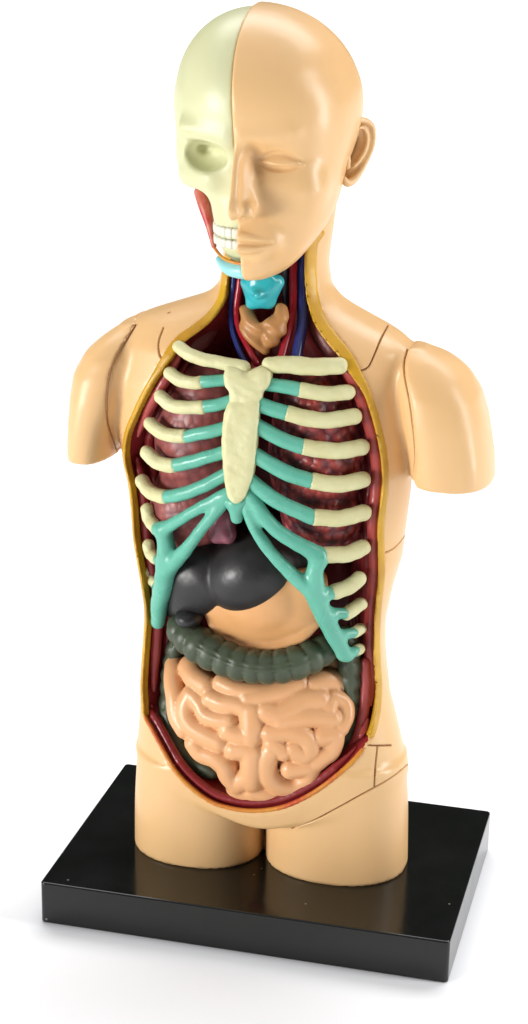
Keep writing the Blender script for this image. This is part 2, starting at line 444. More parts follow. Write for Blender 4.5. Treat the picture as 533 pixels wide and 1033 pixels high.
solid('fat_layer', lambda P: fat(P, 1), (-.3, -1.3, Z_RJ - .1), (2.0, .5, 7.9), 0.026, M_FAT, torso)
rim_tube('rim_line', 0.012, 0.012, 0.026, M_LINE, iB, iC, h=0.02)
def taper(n, r, k=4):
    i = np.arange(n); return r * np.minimum(1, .35 + .65 * np.minimum(i, n - 1 - i) / k)
for d_in, dy, r, i0, i1, m_ in ((.12, .09, .065, 25, 40, M_REDL), (.115, .08, .07, 3 * 38, n_r - 22, M_REDL), (.12, .10, .065, 42, iB, M_RED), (.115, .08, .065, iC, 3 * 38 - 1, M_REDL), (.075, .12, .055, iB + 1, iC - 1, M_RED),
                            (.22, .25, .055, 26, 68, M_RED), (.22, .25, .055, 109, n_r - 24, M_RED), (.28, .34, .055, 27, 66, M_RED), (.28, .34, .055, 111, n_r - 25, M_RED), (.34, .43, .055, 28, 64, M_RED), (.34, .43, .055, 113, n_r - 26, M_RED), (.41, .52, .055, 29, 62, M_RED), (.41, .52, .055, 115, n_r - 27, M_RED)):
    k_ = (i1 if i1 > 0 else n_r) - i0
    rim_tube('muscle_layer', d_in, dy, taper(k_, r), m_, i0, i1)

# ------------------------------------------------------------------ rib cage
def cage(P): return trunk(P, -0.16, 0.0)
def C3(pts, f=cage, push=0.0):
    return [hit(f, x, y) + AX_F * push for x, y in pts]
def rib_field(pts, r, f=cage, push=0.0, n=5):
    p3 = C3(pts, f, push)
    rr = [1.06 * px2cm(r[i] if not np.isscalar(r) else r, p3[i]) for i in range(len(p3))]
    p, q = spline(p3, rr, n)
    return p, q
def wob(P, amp, f=22.0):
    x, y, z = P[..., 0] * f, P[..., 1] * f, P[..., 2] * f
    return amp * (np.sin(x + 1.7 * np.sin(z * .7)) * np.sin(z * 1.1 + y) + .6 * np.sin(2.3 * x + z) * np.sin(1.9 * z - x))
BONES = [  # clavicles, then ribs of each side: bone part, cartilage part (photo pixels), radius
    ('L', [(171.5, 376.5), (183, 384), (196, 386), (205.5, 385.5)], [(205.5, 385), (217, 384), (234, 382.5)], 6.4),
    ('L', [(162, 400), (172.5, 408.5), (188, 411), (208, 410.5)], [(208, 410), (220, 408), (234, 404)], 6.6),
    ('L', [(152, 427.6), (162, 435.5), (175, 439.5), (189, 440)], [(189, 440), (199, 438), (214.5, 435), (232, 430)], 6.8),
    ('L', [(148.5, 456.5), (158, 465.7), (170, 469.6), (178, 469)], [(178, 469), (193.5, 465.7), (209, 461), (230, 455)], 7.0),
    ('L', [(143.5, 485.4), (151.5, 496), (163, 500.5), (169, 501)], [(169, 501), (183, 498.5), (204, 491), (230, 477)], 7.0),
    ('R', [(301, 392.5), (327, 397), (351.5, 395.5)], [(301, 392.5), (287, 390), (268, 387)], 7.4),
    ('R', [(288, 416.5), (324, 424), (357.5, 420)], [(288, 416.5), (274, 412), (255, 405)], 7.9),
    ('R', [(304, 450.5), (339, 455), (365, 451)], [(304, 450.5), (282, 442), (255, 427)], 8.0),
    ('R', [(313, 485), (342, 488.5), (366, 484)], [(313, 485), (285, 475), (253, 456)], 8.1),
    ('R', [(315, 521.5), (342, 523), (367, 517)], [(315, 521.5), (279, 505), (252, 484)], 8.0)]
for side, bone, cart, r in BONES:
    p, q = rib_field(bone, r)
    lo, hi = bounds(p, q)
    e = p[-1] if side == 'L' else p[0]; tg = (p[-1] - p[-2]) if side == 'L' else (p[0] - p[1]); tg = tg / np.linalg.norm(tg)
    flat = lambda P, p=p, q=q: chain(P, p, q, 0.0) + wob(P, .0032)
    rb = solid('rib', lambda P: smax(flat(P), (P - e) @ tg, 0.03), lo, hi, 0.03, M_BONE, torso)
    p2, q2 = rib_field(cart, r * 0.93)
    lo, hi = bounds(p2, q2)
    solid('cartilage', lambda P: chain(P, p2, q2, 0.0) + wob(P, .003, 11), lo, hi, 0.03, M_TEAL, rb)
# sternum with the two clavicles
st_parts = []
for pts, r in (([(180.5, 350), (191, 357.5), (207, 363), (226, 366.5), (246, 371)], [6.2, 6.6, 6.4, 6.4, 7]),
               ([(343, 369), (318, 370), (291, 368), (272, 368)], [8, 8.6, 8.6, 7.5])):
    p, q = rib_field(pts, r, push=-0.02)
    lo, hi = bounds(p, q)
    solid('clavicle', lambda P: chain(P, p, q, 0.0) + wob(P, .0032), lo, hi, 0.03, M_BONE, torso)
st_y = np.array([hit(cage, x, y) for x, y in ((249, 368), (247, 390), (244, 415), (243, 450), (241, 480), (240, 508))])
st_y = st_y[np.argsort(st_y[:, 2])]
def plate(outline):
    Y0 = lambda px, py: hit(cage, px, py)
    o = np.array([Y0(*a) for a in spline(outline + [outline[0]], n=3)[:-1]])
    A = o[:, [0, 2]]; B = np.roll(A, -1, 0)
    def f(P):
        x, z = P[..., 0], P[..., 2]
        best = np.full(x.shape, 1e9); ins = np.zeros(x.shape, bool)
        for (ax, az), (bx, bz) in zip(A, B):
            dx, dz = bx - ax, bz - az
            t = np.clip(((x - ax) * dx + (z - az) * dz) / (dx * dx + dz * dz + 1e-12), 0, 1)
            best = np.minimum(best, (x - ax - t * dx) ** 2 + (z - az - t * dz) ** 2)
            ins ^= ((az > z) != (bz > z)) & (x < ax + (z - az) * dx / (dz if dz else 1e-12))
        d = np.sqrt(best); d = np.where(ins, -d, d)
        dd = P[..., 1] - np.interp(z, st_y[:, 2], st_y[:, 1])
        return smax(d, np.abs(dd + .03) - .115, .085)
    return f, o
man_f, mo = plate([(232, 366), (243, 368), (250, 373), (258, 371), (268, 367), (275, 374), (274, 386), (267, 394), (262, 403), (236, 403), (233, 393), (228, 385), (228, 373)])
bod_f, bo_ = plate([(234, 402), (262, 402), (263, 415), (261, 440), (259, 465), (255, 485), (248, 501), (240, 506), (232, 499), (228, 480), (226, 455), (226, 430), (229, 412)])
lo = np.minimum(mo.min(0), bo_.min(0)); hi = np.maximum(mo.max(0), bo_.max(0))
solid('sternum', lambda P: smin(man_f(P), bod_f(P), .03) + wob(P, .003), lo - .25, hi + .25, 0.026, M_BONE, torso)
# lower cartilage arches
def arch(parts, k=0.06):
    segs = []
    for pts, r in parts:
        p, q = rib_field(pts, r, push=-0.01); segs.append((p, q))
    lo = np.min([bounds(p, q)[0] for p, q in segs], 0); hi = np.max([bounds(p, q)[1] for p, q in segs], 0)
    def f(P):
        d = None
        for p, q in segs:
            e = chain(P, p, q); d = e if d is None else smin(d, e, k)
        return d + wob(P, .004, 11)
    return f, lo, hi
f, lo, hi = arch([
    ([(160, 534), (166, 533), (182, 524), (202, 512), (224, 500.5), (236, 493)], [7, 6.5, 5.8, 5.6, 5.8, 5]),
    ([(172, 571), (180, 563), (191, 550), (206.5, 530), (224, 510), (236, 498)], [8, 7.5, 6.3, 5.6, 5.8, 5]),
    ([(165, 535), (168, 552), (168, 570), (165, 590), (161, 609), (159.5, 627)], [8, 9, 10, 9.5, 8.3, 7]),
    ([(152, 561), (162, 566)], [4, 6]), ([(153, 587), (160, 592)], [4, 6])])
la = solid('costal_arch', f, lo, hi, 0.03, M_TEAL, torso)
f, lo, hi = arch([
    ([(246, 492), (256, 505), (271.6, 527), (290, 542.5), (309, 553), (322, 561)], [5, 6.5, 7.2, 7.2, 7.5, 9]),
    ([(246, 505), (251, 519), (261, 540), (278, 562.5), (298.5, 583), (315, 596)], [4.5, 5.6, 5.8, 6.2, 7, 9]),
    ([(322, 563), (318, 577), (318, 594), (323, 612), (333, 633), (344, 653), (350, 661)], [9, 8.5, 10, 9.5, 8.5, 7.5, 6.5]),
    ([(320, 601), (338, 597)], 6.5), ([(330, 618), (348, 619)], 5.5), ([(340, 641), (357, 638.5)], 5), ([(346, 661), (359, 657)], 5.2)])
ra = solid('costal_arch', f, lo, hi, 0.03, M_TEAL, torso)
f, lo, hi = arch([([(226, 503), (238, 508), (251, 503)], [5, 7, 5]), ([(238, 508), (239, 522)], [8, 6.3])])
solid('xiphoid', f, lo, hi, 0.03, M_TEAL, torso)
for pts, r, par in (([(148.5, 514), (151, 524), (159, 534)], 6.5, la), ([(150, 550), (152, 558), (157, 563)], 6, la), ([(150.5, 577), (153, 584), (158, 589)], 5.6, la),
                    ([(328, 560), (350, 559), (366, 552.5)], 8, ra), ([(338, 597), (352, 592), (362, 584)], 7.6, ra), ([(350, 619), (364, 609.5)], 6.6, ra),
                    ([(357, 638.5), (364, 634.5)], 5.6, ra), ([(359, 657), (363.5, 654.5)], 5.4, ra)):
    p, q = rib_field(pts, r); lo, hi = bounds(p, q)
    solid('rib_stub', lambda P: chain(P, p, q) + wob(P, .0032), lo, hi, 0.03, M_BONE, par)

# ------------------------------------------------------------------ organs
def blob(px, py, front, rx, rz, ry):   # ellipsoid whose front lies at y = front; rx, rz in photo pixels, ry in cm
    c = U(px, py, front + ry)
    return c, (px2cm(rx, c), ry, px2cm(rz, c))
lungL = [blob(208, 440, -.80, 52, 78, .62), blob(198, 508, -.72, 46, 52, .6), blob(214, 400, -.72, 40, 40, .5)]
lungR = [blob(321, 455, -.82, 50, 85, .62), blob(328, 515, -.74, 44, 46, .6), blob(316, 405, -.74, 40, 42, .5)]
def multi(parts, k):
    lo = np.min([c - np.array(r) for c, r in parts], 0); hi = np.max([c + np.array(r) for c, r in parts], 0)
    def f(P):
        d = None
        for c, r in parts:
            e = ellipsoid(P, c, r); d = e if d is None else smin(d, e, k)
        return d
    return f, lo - k, hi + k
f, lo, hi = multi(lungL, .1); solid('lung', f, lo, hi, 0.04, M_LUNG_A, torso)['label'] = 'smooth mottled maroon lung behind the ribs'
f, lo, hi = multi(lungR, .1); solid('lung', f, lo, hi, 0.035, M_LUNG_B, torso)['label'] = 'pebbled dark red lung behind the ribs'
f, lo, hi = multi([blob(225, 527, -.86, 13, 19, .22), blob(231, 541, -.86, 7, 7.5, .12), blob(218, 541, -.84, 6, 6, .12)], .1)
solid('heart', f, lo, hi, 0.03, M_HEART, torso)
# liver
lA, lB = (*blob(257, 573, -1.0, 54, 43, .6), rotm('y', -35)), blob(206, 575, -.80, 44, 40, .5)
lC = blob(285, 558, -.62, 48, 42, .45)
tip = spline([U(215, 585, -.45), U(192, 602, -.45), U(172, 617, -.38)], [.36, .26, .07], 5)
lv_lo = np.minimum(lA[0] - lA[1], lB[0] - lB[1]) - .3; lv_hi = np.maximum(lA[0] + lA[1], lB[0] + lB[1]) + .2
solid('liver', lambda P: smin(ellipsoid(P, *lA), smin(smin(ellipsoid(P, *lB), chain(P, *tip), .12), ellipsoid(P, *lC), .1), .035), lv_lo, lv_hi, 0.035, M_LIVER, torso)
g = blob(191, 622, -.84, 14, 11, .22); solid('gallbladder', lambda P: ellipsoid(P, *g), g[0] - g[1], g[0] + np.array(g[1]), 0.03, M_LIVER, torso)
# stomach with its flattened edge
sA, sB = blob(268, 590, -.86, 60, 56, .55), blob(263, 590, -.78, 70, 70, .26)
zst = U(290, 570, -.5)[2]
lip = spline([U(*a) for a in ((211, 621, -.56), (216, 634, -.60), (227, 645, -.63), (244, 652, -.66), (264, 654.5, -.67), (285, 651.5, -.66), (305, 643.5, -.63), (321, 630, -.56))], [.03] + [.05] * 6 + [.03], 5)
solid('stomach', lambda P: smin(smax(smin(ellipsoid(P, *sA), ellipsoid(P, *sB), .02), P[..., 2] - zst, .1), chain(P, *lip), .05), sB[0] - sB[1] - .35, sB[0] + np.array(sB[1]) + .35, 0.035, M_STOM, torso)
# colon
def haustra(pts, r, depth, period, n=10):
    p3 = [U(x, y, d) for (x, y), d in zip(pts, depth)]
    p, q = spline(p3, [px2cm(a, b) for a, b in zip(r, p3)], n)
    s = np.r_[0, np.cumsum(np.linalg.norm(np.diff(p, axis=0), axis=1))]
    m = np.linspace(0, s[-1], int(s[-1] / 0.025))
    p = np.stack([np.interp(m, s, p[:, i]) for i in range(3)], 1); q = np.interp(m, s, q)
    w = np.abs(np.sin(np.pi * m / period)) ** 0.5
    return p, q
tc_p, tc_q = haustra([(180, 631), (187, 640), (205, 653), (228, 664.5), (250, 671.5), (275, 673), (300, 668), (321, 658), (338, 648)],
                     [14, 17, 19, 18.5, 17.5, 17.5, 18, 17, 14], [-.5, -.62, -.74, -.80, -.84, -.82, -.72, -.52, -.28], .165)
def colon_field(p, q, step):          # a gut wall pinched into pouches, with a double band along its front
    sl = np.r_[0, np.cumsum(np.linalg.norm(np.diff(p, axis=0), axis=1))]
    m = np.arange(0, sl[-1], .012)
    pm = np.stack([np.interp(m, sl, p[:, i]) for i in range(3)], 1); qm = np.interp(m, sl, q)
    w = np.abs(np.sin(np.pi * m / step + .35 * np.sin(m * 5))) ** .55
    T = np.gradient(p, axis=0); T /= np.linalg.norm(T, axis=1, keepdims=True)
    up = np.cross(T, AX_F); up /= np.linalg.norm(up, axis=1, keepdims=True)
    band = (p - AX_F * (q * .955)[:, None])
    bands = [(band + up * q[:, None] * o)[::3] for o in (-.13, .13)]
    def f(P):
        d = np.empty(len(P))
        for a in range(0, len(P), 20000):
            D = np.linalg.norm(P[a:a + 20000, None] - pm[None], axis=2); k = D.argmin(1)
            d[a:a + 20000] = D[np.arange(len(k)), k] - qm[k] * (.83 + .19 * w[k])
        for bo in bands: d = smin(d, chain(P, bo, np.full(len(bo), .02)), .015)
        return d
    lo, hi = bounds(p, q); return f, lo - .08, hi + .08
f, lo, hi = colon_field(tc_p, tc_q, .175)
solid('transverse_colon', f, lo, hi, 0.024, M_COLON, torso)
for pts, r, dp in (([(178, 650), (172, 680), (171, 702), (170, 720), (174, 738), (182, 754), (195, 768), (213, 777)], [10, 10, 10, 11, 11, 11, 11, 11], [-.2, -.2, -.2, -.28, -.36, -.42, -.48, -.52]),
                   ([(350, 640), (353, 670), (353, 696), (349, 725), (343, 744), (333, 760), (320, 772)], [12] * 7, [-.25, -.25, -.25, -.3, -.35, -.4, -.45])):
    p, q = haustra(pts, r, dp, .19); f, lo, hi = colon_field(p, q, .17)
    solid('colon', f, lo, hi, 0.03, M_COLON, torso)
# small intestine
gc, gr = blob(264, 726, -.95, 114, 96, .85)
def gut_ref(P): return ellipsoid(P, gc, gr)
Z1 = lambda x, y: (160 + .2064 * x, 640 + .2063 * y)
Z2 = lambda x, y: (250 + .2251 * x, 640 + .2251 * y)
LOOPS = [
    (Z1, [(88, 80), (80, 160), (75, 230), (85, 310), (95, 400), (130, 465)], 36),
    (Z1, [(155, 165), (180, 215), (235, 255)], 42),
    (Z1, [(165, 300), (140, 350), (140, 405), (170, 455), (230, 495), (300, 528)], 38),
    (Z1, [(175, 305), (205, 345), (232, 395), (290, 420), (345, 425)], 32),
    (Z1, [(262, 315), (320, 340), (390, 345), (440, 375), (462, 430), (448, 485), (395, 492), (345, 470)], 37),
    (Z1, [(310, 240), (380, 272), (460, 285), (533, 288)], 32),
    (Z1, [(180, 535), (215, 580), (280, 605), (325, 640), (345, 690), (385, 735)], 38),
    (Z1, [(375, 565), (440, 570), (462, 625), (450, 690), (400, 722)], 40),
    (Z1, [(375, 755), (440, 785), (520, 775)], 32),
    (Z2, [(5, 290), (70, 275), (150, 258), (225, 220)], 36),
    (Z2, [(18, 345), (22, 410), (18, 455)], 42), (Z2, [(25, 530), (25, 600), (20, 655)], 42),
    (Z2, [(85, 345), (135, 362), (195, 338), (250, 300), (318, 292)], 40),
    (Z2, [(150, 385), (240, 375), (310, 372), (375, 380)], 36),
    (Z2, [(302, 222), (355, 212), (415, 222)], 40), (Z2, [(385, 145), (425, 160)], 34),
    (Z2, [(385, 285), (430, 310), (438, 365), (415, 420)], 30), (Z2, [(375, 300), (360, 335)], 26),
    (Z2, [(100, 445), (180, 440), (250, 460), (275, 500), (255, 545), (205, 515)], 33),
    (Z2, [(110, 490), (160, 530)], 30),
    (Z2, [(330, 460), (385, 455), (372, 520), (335, 550), (305, 575)], 34),
    (Z2, [(105, 525), (85, 570), (92, 630), (140, 675), (215, 685), (275, 645), (270, 600), (195, 605)], 35),
    (Z2, [(25, 705), (80, 712), (135, 722)], 34)]
loops = []
for Z, pts, r in LOOPS:
    sc_ = .2064 if Z is Z1 else .2251
    q = [Z(*a) for a in pts]
    p3 = [hit(gut_ref, *a) for a in q]
    rr = [px2cm(r * sc_ * 1.47, a) for a in p3]
    p3 = [a + AX_F * (b * 0.74) for a, b in zip(p3, rr)]
    loops.append(spline(p3, rr, 5))
core = (gc, tuple(np.array(gr) * 0.93))
def gut(P):
    d = ellipsoid(P, core[0] + AX_F * .07, (core[1][0] * .82, core[1][1], core[1][2] * .82))
    for p, q in loops:
        d = np.minimum(d, chain(P, p, q))
    return d
lo = np.min([bounds(p, q)[0] for p, q in loops], 0); hi = np.max([bounds(p, q)[1] for p, q in loops], 0)
hi[1] = -.1
solid('small_intestine', lambda P: np.maximum(gut(P), P[..., 1] + .15), lo, hi, 0.024, M_GUT, torso)
# pelvic ledge
p3 = [U(x, y, d) for x, y, d in ((194, 778, -.50), (212, 795, -.56), (232, 809, -.46), (253, 816, -.42), (273, 817, -.42), (295, 810, -.42), (318, 797, -.40), (345, 769, -.42), (362, 742, -.35), (369, 700, -.25), (369, 668, -.2))]
tube('pelvic_muscle', p3, [.08] * 3 + [.085] * 5 + [.07] * 3, M_REDL, torso)

# ------------------------------------------------------------------ neck
Z4 = lambda x, y: (190 + .2814 * x, 240 + .2814 * y)
def neck_tube(name, pts, r, Y, m):
    p = [U(*Z4(*a), Y if np.isscalar(Y) else Y[i]) for i, a in enumerate(pts)]
    tube(name, p, [px2cm(r * .2814, a) for a in p], m, torso)
neck_tube('vein', [(160, 90), (163, 150), (155, 250), (160, 330), (185, 405), (212, 465)], 11.5, [-.1, -.15, -.2, -.3, -.5, -.65], M_VEIN)
neck_tube('artery', [(185, 90), (186, 150), (174, 250), (182, 320), (215, 390), (245, 450)], 12.5, [-.15, -.2, -.25, -.35, -.5, -.6], M_ART)
neck_tube('artery', [(378, 60), (376, 140), (376, 230), (362, 330), (338, 415), (325, 460)], 15, [-.1, -.15, -.2, -.35, -.55, -.65], M_ART)
neck_tube('vein', [(418, 40), (411, 100), (408, 200), (410, 300), (392, 410), (380, 470)], 20, [0, -.05, -.1, -.25, -.5, -.65], M_VEIN)
neck_tube('vein', [(352, 100), (350, 180), (350, 280), (340, 360)], 12, .0, mat('deep_vein_paint', (.02, .022, .04), rough=.4))
neck_tube('trachea', [(262, 230), (262, 300), (265, 380), (265, 470)], 38, [-.1, -.15, -.25, -.35], M_RED)
for pts, r in (([(186, 352, -.22), (203, 338, -.12), (216, 320, 0), (223, 295, .1)], [.14, .15, .12, .08]), ([(318, 295, .12), (321, 318, 0), (327, 336, -.12), (338, 354, -.22)], [.08, .13, .15, .13])):
    tube('neck_muscle', [U(*a) for a in pts], r, M_NECK, torso)
def lar():
    a, b, c = U(*Z4(262, 120), -.32), U(*Z4(262, 175), -.42), U(*Z4(256, 232), -.40)
    w1, w2 = U(*Z4(212, 160), -.34), U(*Z4(318, 158), -.34)
    d1, d2 = U(*Z4(228, 235), -.36), U(*Z4(292, 232), -.36)
    nb = U(*Z4(250, 205), -.56)
    k = px2cm(1, a) * 1
    def f(P):
        d = smin(seg(P, w1, d1, .075, .05), seg(P, w2, d2, .085, .055), .05)
        d = smin(d, ellipsoid(P, b, (.18, .10, .22)), .06)
        d = smin(d, seg(P, d1, d2, .06, .06), .05)
        d = smin(d, seg(P, w1, nb, .05, .035), .05); d = smin(d, seg(P, w2, nb, .05, .035), .05)
        return d
    return f, np.minimum(w1, d1) - .25, np.maximum(w2, d2) + np.array([.25, .35, .35])
f, lo, hi = lar(); lo[1] -= .2; solid('larynx', f, lo, hi, 0.02, M_CYAN, torso)
t1 = spline([U(*Z4(212, 262), -.36), U(*Z4(222, 320), -.44), U(*Z4(245, 360), -.48), U(*Z4(272, 398), -.5)], [.085, .11, .10, .05], 5)
t2 = spline([U(*Z4(335, 255), -.34), U(*Z4(322, 310), -.44), U(*Z4(300, 355), -.48), U(*Z4(278, 398), -.5)], [.07, .11, .10, .05], 5)
t3 = spline([U(*Z4(225, 305), -.47), U(*Z4(262, 318), -.52), U(*Z4(320, 300), -.47)], [.06, .06, .06], 4)
lo, hi = bounds(np.vstack([t1[0], t2[0]]), .15)
solid('thyroid', lambda P: smin(smin(chain(P, *t1), chain(P, *t2), .04), chain(P, *t3), .05) + .012 * np.sin(P[..., 2] * 32 + P[..., 0] * 25), lo, hi, 0.022, M_THY, torso)

# ------------------------------------------------------------------ head
zchin = U(246, 283, -.85)[2]; zmouth = U(243, 243, -.95)[2]; znose = U(236, 219, -1.0)[2]
zeye = U(279, 162, -.75)[2]; zbrow = U(250, 138, -.95)[2]; ztop = U(265, 4, .15)[2]
mA, mB = U(235.2, 95, -.95), U(244, 275, -.92)
def xm(z): return mA[0] + (z - mA[2]) / (mB[2] - mA[2]) * (mB[0] - mA[0])
H = zeye - zchin
def loc(P): 
    q = P.copy(); q[..., 0] = P[..., 0] - xm(P[..., 2]); return q
ZC = ztop - 1.0
face_tab = [(zchin - .02, 0, .34, .42, -.42), (zchin + .1, 0, .45, .5, -.40), (zchin + .3, 0, .62, .58, -.32), (zmouth + .02, 0, .76, .68, -.24),
            (znose, 0, .88, .80, -.12), (zeye - .2, 0, .97, .93, .0), (zeye + .1, 0, 1.04, 1.0, .08), (zbrow + .15, 0, 1.07, 1.05, .12), (zbrow + .5, 0, 1.04, 1.0, .15)]
face_l = Loft(face_tab, n=2.45, smooth=.12, cap=.25)
def head_base(s):             # in head coordinates: x from the middle plane, mirrored
    d = ellipsoid(s, (0, .22, ZC), (1.13, 1.26, 1.02))
    d = smin(d, face_l(s), .15)
    d = smin(d, ellipsoid(s, (0, -.77, zchin + .17), (.26, .17, .17)), .14)
    d = smin(d, seg(s, (.10, -.92, zbrow - .03), (.56, -.79, zbrow + .05), .06, .03), .18)
    d = smin(d, ellipsoid(s, (.56, -.56, zeye - .30), (.30, .28, .22)), .2)
    d = smax(d, -ellipsoid(s, (.44, -1.07, zeye + .01), (.30, .27, .16)), .12)
    d = smax(d, -ellipsoid(s, (.21, -1.12, zeye - .0), (.12, .30, .21)), .11)
    d = smin(d, ellipsoid(s, (.45, -.62, zeye - .01), (.25, .205, .165)), .06)
    d = smin(d, seg(s, (0, -.86, zeye + .02), (0, -.98, znose + .16), .09, .19), .12)
    d = smin(d, seg(s, (0, -.96, zeye + .12), (0, -1.235, znose + .17), .06, .09), .09)
    d = smin(d, ellipsoid(s, (0, -1.25, znose + .12), (.125, .13, .105)), .06)
    d = smin(d, ellipsoid(s, (.145, -1.08, znose + .10), (.09, .15, .095)), .04)
    d = smin(d, ellipsoid(s, (0, -.87, zmouth), (.42, .19, .24)), .14)
    return d
def ysurf(f, x, z):
    y = np.linspace(-1.5, -.2, 900); v = f(np.stack([np.full_like(y, x), y, np.full_like(y, z)], 1))
    return y[np.argmax(v < 0)]
def on_face(x, z, out=0.0): return np.array([x, ysurf(head_base, x, z) - out, z])
LIP_U = spline([on_face(0, zmouth + .055, .0), on_face(.07, zmouth + .066, -.0), on_face(.2, zmouth + .043, -.01), on_face(.36, zmouth + .012, -.01)], [.054, .056, .040, .014], 5)
LIP_L = spline([on_face(0, zmouth - .068, .0), on_face(.15, zmouth - .062, -.0), on_face(.33, zmouth - .018, -.01)], [.070, .058, .014], 5)
GROOVE = spline([on_face(0, zmouth - .004, .03), on_face(.1, zmouth - .002, .03), on_face(.22, zmouth - .008, .012), on_face(.385, zmouth + .006, .004)], [.024, .024, .022, .012], 5)
LASH = spline([on_face(.225, zeye - .03, .004), on_face(.33, zeye - .062, .006), on_face(.46, zeye - .07, .006), on_face(.58, zeye - .058, .006), on_face(.67, zeye - .03, .004)], [.014, .028, .033, .028, .014], 5)
FOLD = spline([on_face(.24, zeye + .02, .006), on_face(.34, zeye + .075, .006), on_face(.47, zeye + .085, .006), on_face(.62, zeye + .045, .006), on_face(.70, zeye + .0, .006)], [.014, .025, .029, .025, .012], 5)
LID = spline([on_face(.25, zeye - .015, -.02), on_face(.36, zeye - .02, -.02), on_face(.47, zeye - .025, -.02), on_face(.6, zeye - .02, -.02), on_face(.67, zeye - .02, -.02)], [.03, .052, .056, .05, .03], 5)
def headf(P):
    s = loc(P); s[..., 0] = np.abs(s[..., 0])
    d = head_base(s)
    near = np.where((d < .25) & (s[:, 1] < -.5) & (s[:, 2] < zbrow + .2))[0]
    q = s[near]; e = d[near]
    e = smin(e, chain(q, *LID), .025)
    e = smax(e, -chain(q, *LASH), .014)
    e = smax(e, -chain(q, *FOLD), .02)
    e = smax(e, -seg(q, (.245, -1.12, znose + .19), (.225, -1.0, znose + .03), .022, .028), .05)
    e = smax(e, -ellipsoid(q, (.085, -1.13, znose), (.05, .09, .05)), .02)
    e = smin(e, chain(q, *LIP_U), .03); e = smin(e, chain(q, *LIP_L), .03)
    e = smax(e, -chain(q, *GROOVE), .015)
    e = smax(e, -seg(q, (0, -1.15, zmouth + .13), (0, -1.12, zmouth + .26), .05, .035), .05)
    e = smax(e, -ellipsoid(q, (0, -1.09, zmouth - .19), (.26, .11, .05)), .07)
    d[near] = e
    return d
def under_jaw(P):             # the jaw line rises towards the ear
    q = loc(P)
    return (zchin - .02 + .62 * np.maximum(0, q[..., 1] + .62)) - P[..., 2]
def flesh(P):
    d = smax(headf(P), -(loc(P)[..., 0]), .03)
    return smax(d, under_jaw(P), .06)
head = solid('head', flesh, (-.5, -1.4, zchin - .05), (1.2, 1.6, ztop + .05), 0.023, M_SKIN, torso, 2)
# ear
def EY(px): return .12 + (px - 347) * .011
hx = [(351, 152), (351.5, 138), (354, 127), (361, 121.5), (369, 121.5), (375.5, 127), (377, 138), (375, 150), (370, 161), (364, 172), (357, 181), (350.5, 184.5), (347, 180)]
hp = [U(x, y, EY(x)) for x, y in hx]; hr = [px2cm(r, hp[0]) for r in (1.6, 2, 2.4, 2.8, 2.9, 2.8, 2.6, 2.6, 2.8, 3.2, 4, 4, 3)]
hp, hr = spline(hp, hr, 5)
an = spline([U(x, y, EY(x) - .02) for x, y in ((357, 140), (361, 130), (367, 129), (370.5, 137), (369, 149), (363, 161), (357, 168))], [.012, .018, .02, .022, .024, .024, .02], 5)
ds = spline([U(x, y, EY(x) + .16) for x, y in ((355, 128), (364, 130), (366, 146), (359, 162), (352, 176))], [.10, .12, .13, .12, .09], 4)
tr = spline([U(x, y, EY(x) - .03) for x, y in ((349, 152), (350, 160), (351, 168))], [.035, .045, .03], 3)
lo, hi = bounds(np.vstack([hp, ds[0]]), .15)
solid('ear', lambda P: smin(smin(smin(chain(P, hp, hr), chain(P, *an), .02), chain(P, *ds), .03), chain(P, *tr), .03), lo, hi, 0.02, M_SKIN, head)
# skull half
sk_tab = [(zmouth - .36, 0, .27, .30, -.50), (zmouth - .25, 0, .32, .36, -.48), (zmouth - .05, 0, .36, .42, -.44), (znose - .05, 0, .42, .46, -.40), (znose + .09, 0, .46, .52, -.34),
          (znose + .20, 0, .60, .66, -.18), (znose + .32, 0, .84, .80, -.05), (zeye - .12, 0, .91, .88, .02), (zeye + .1, 0, .90, .93, .06), (zbrow + .15, 0, .88, 1.0, .12), (zbrow + .5, 0, .87, .98, .15)]
sk_l = Loft(sk_tab, n=2.35, smooth=.05, cap=.35)
def skullf(P):
    s = loc(P); s[..., 0] = np.abs(s[..., 0])
    d = ellipsoid(s, (0, .22, ZC - .01), (.925, 1.22, .985))
    d = smin(d, sk_l(s), .12)
    d = smin(d, seg(s, (.10, -.89, zbrow - .02), (.60, -.74, zbrow + .03), .065, .07), .16)
    d = smin(d, seg(s, (.66, -.52, zeye - .27), (.34, -.74, zeye - .24), .10, .10), .14)
    d = smax(d, -ellipsoid(s, (.46, -1.0, zeye + .015), (.36, .48, .185)), .04)
    d = smax(d, -ellipsoid(s, (.46, -.52, zeye + .04), (.07, .08, .05)), .05)
    d = smax(d, -seg(s, (.06, -1.05, zeye - .12), (.13, -1.02, znose + .15), .07, .10), .06)
    d = smax(d, -ellipsoid(s, (.56, -.66, znose + .02), (.12, .2, .16)), .08)
    return d
def skull_cut(P):
    return smax(skullf(P), loc(P)[..., 0] + .006, .025)
skull = solid('skull', skull_cut, (-1.6, -1.3, zmouth - .45), (.1, 1.6, ztop + .05), 0.022, M_SKULL, torso, 2)
for row, (zt, hh) in enumerate(((zmouth + .065, .055), (zmouth - .06, .05))):
    for i in range(6):
        a = math.radians(5 + i * 13.5)
        x = -.355 * math.sin(a) - .02; y = -.42 - .455 * math.cos(a)
        c = np.array([x + xm(zt), y, zt]); R = rotm('z', -math.degrees(a) * .8)
        def tooth_f(P):
            q = np.abs((P - c) @ R) - np.array([.023, .018, hh - .022])
            return np.linalg.norm(np.maximum(q, 0), axis=1) + np.minimum(q.max(1), 0) - .024
        solid('tooth', tooth_f, c - .12, c + .12, 0.014, M_TOOTH, skull)
jm = spline([U(203, 194, -.30), U(207, 208, -.38), U(212, 228, -.45), U(216, 248, -.5)], [.08, .075, .05, .03], 5)
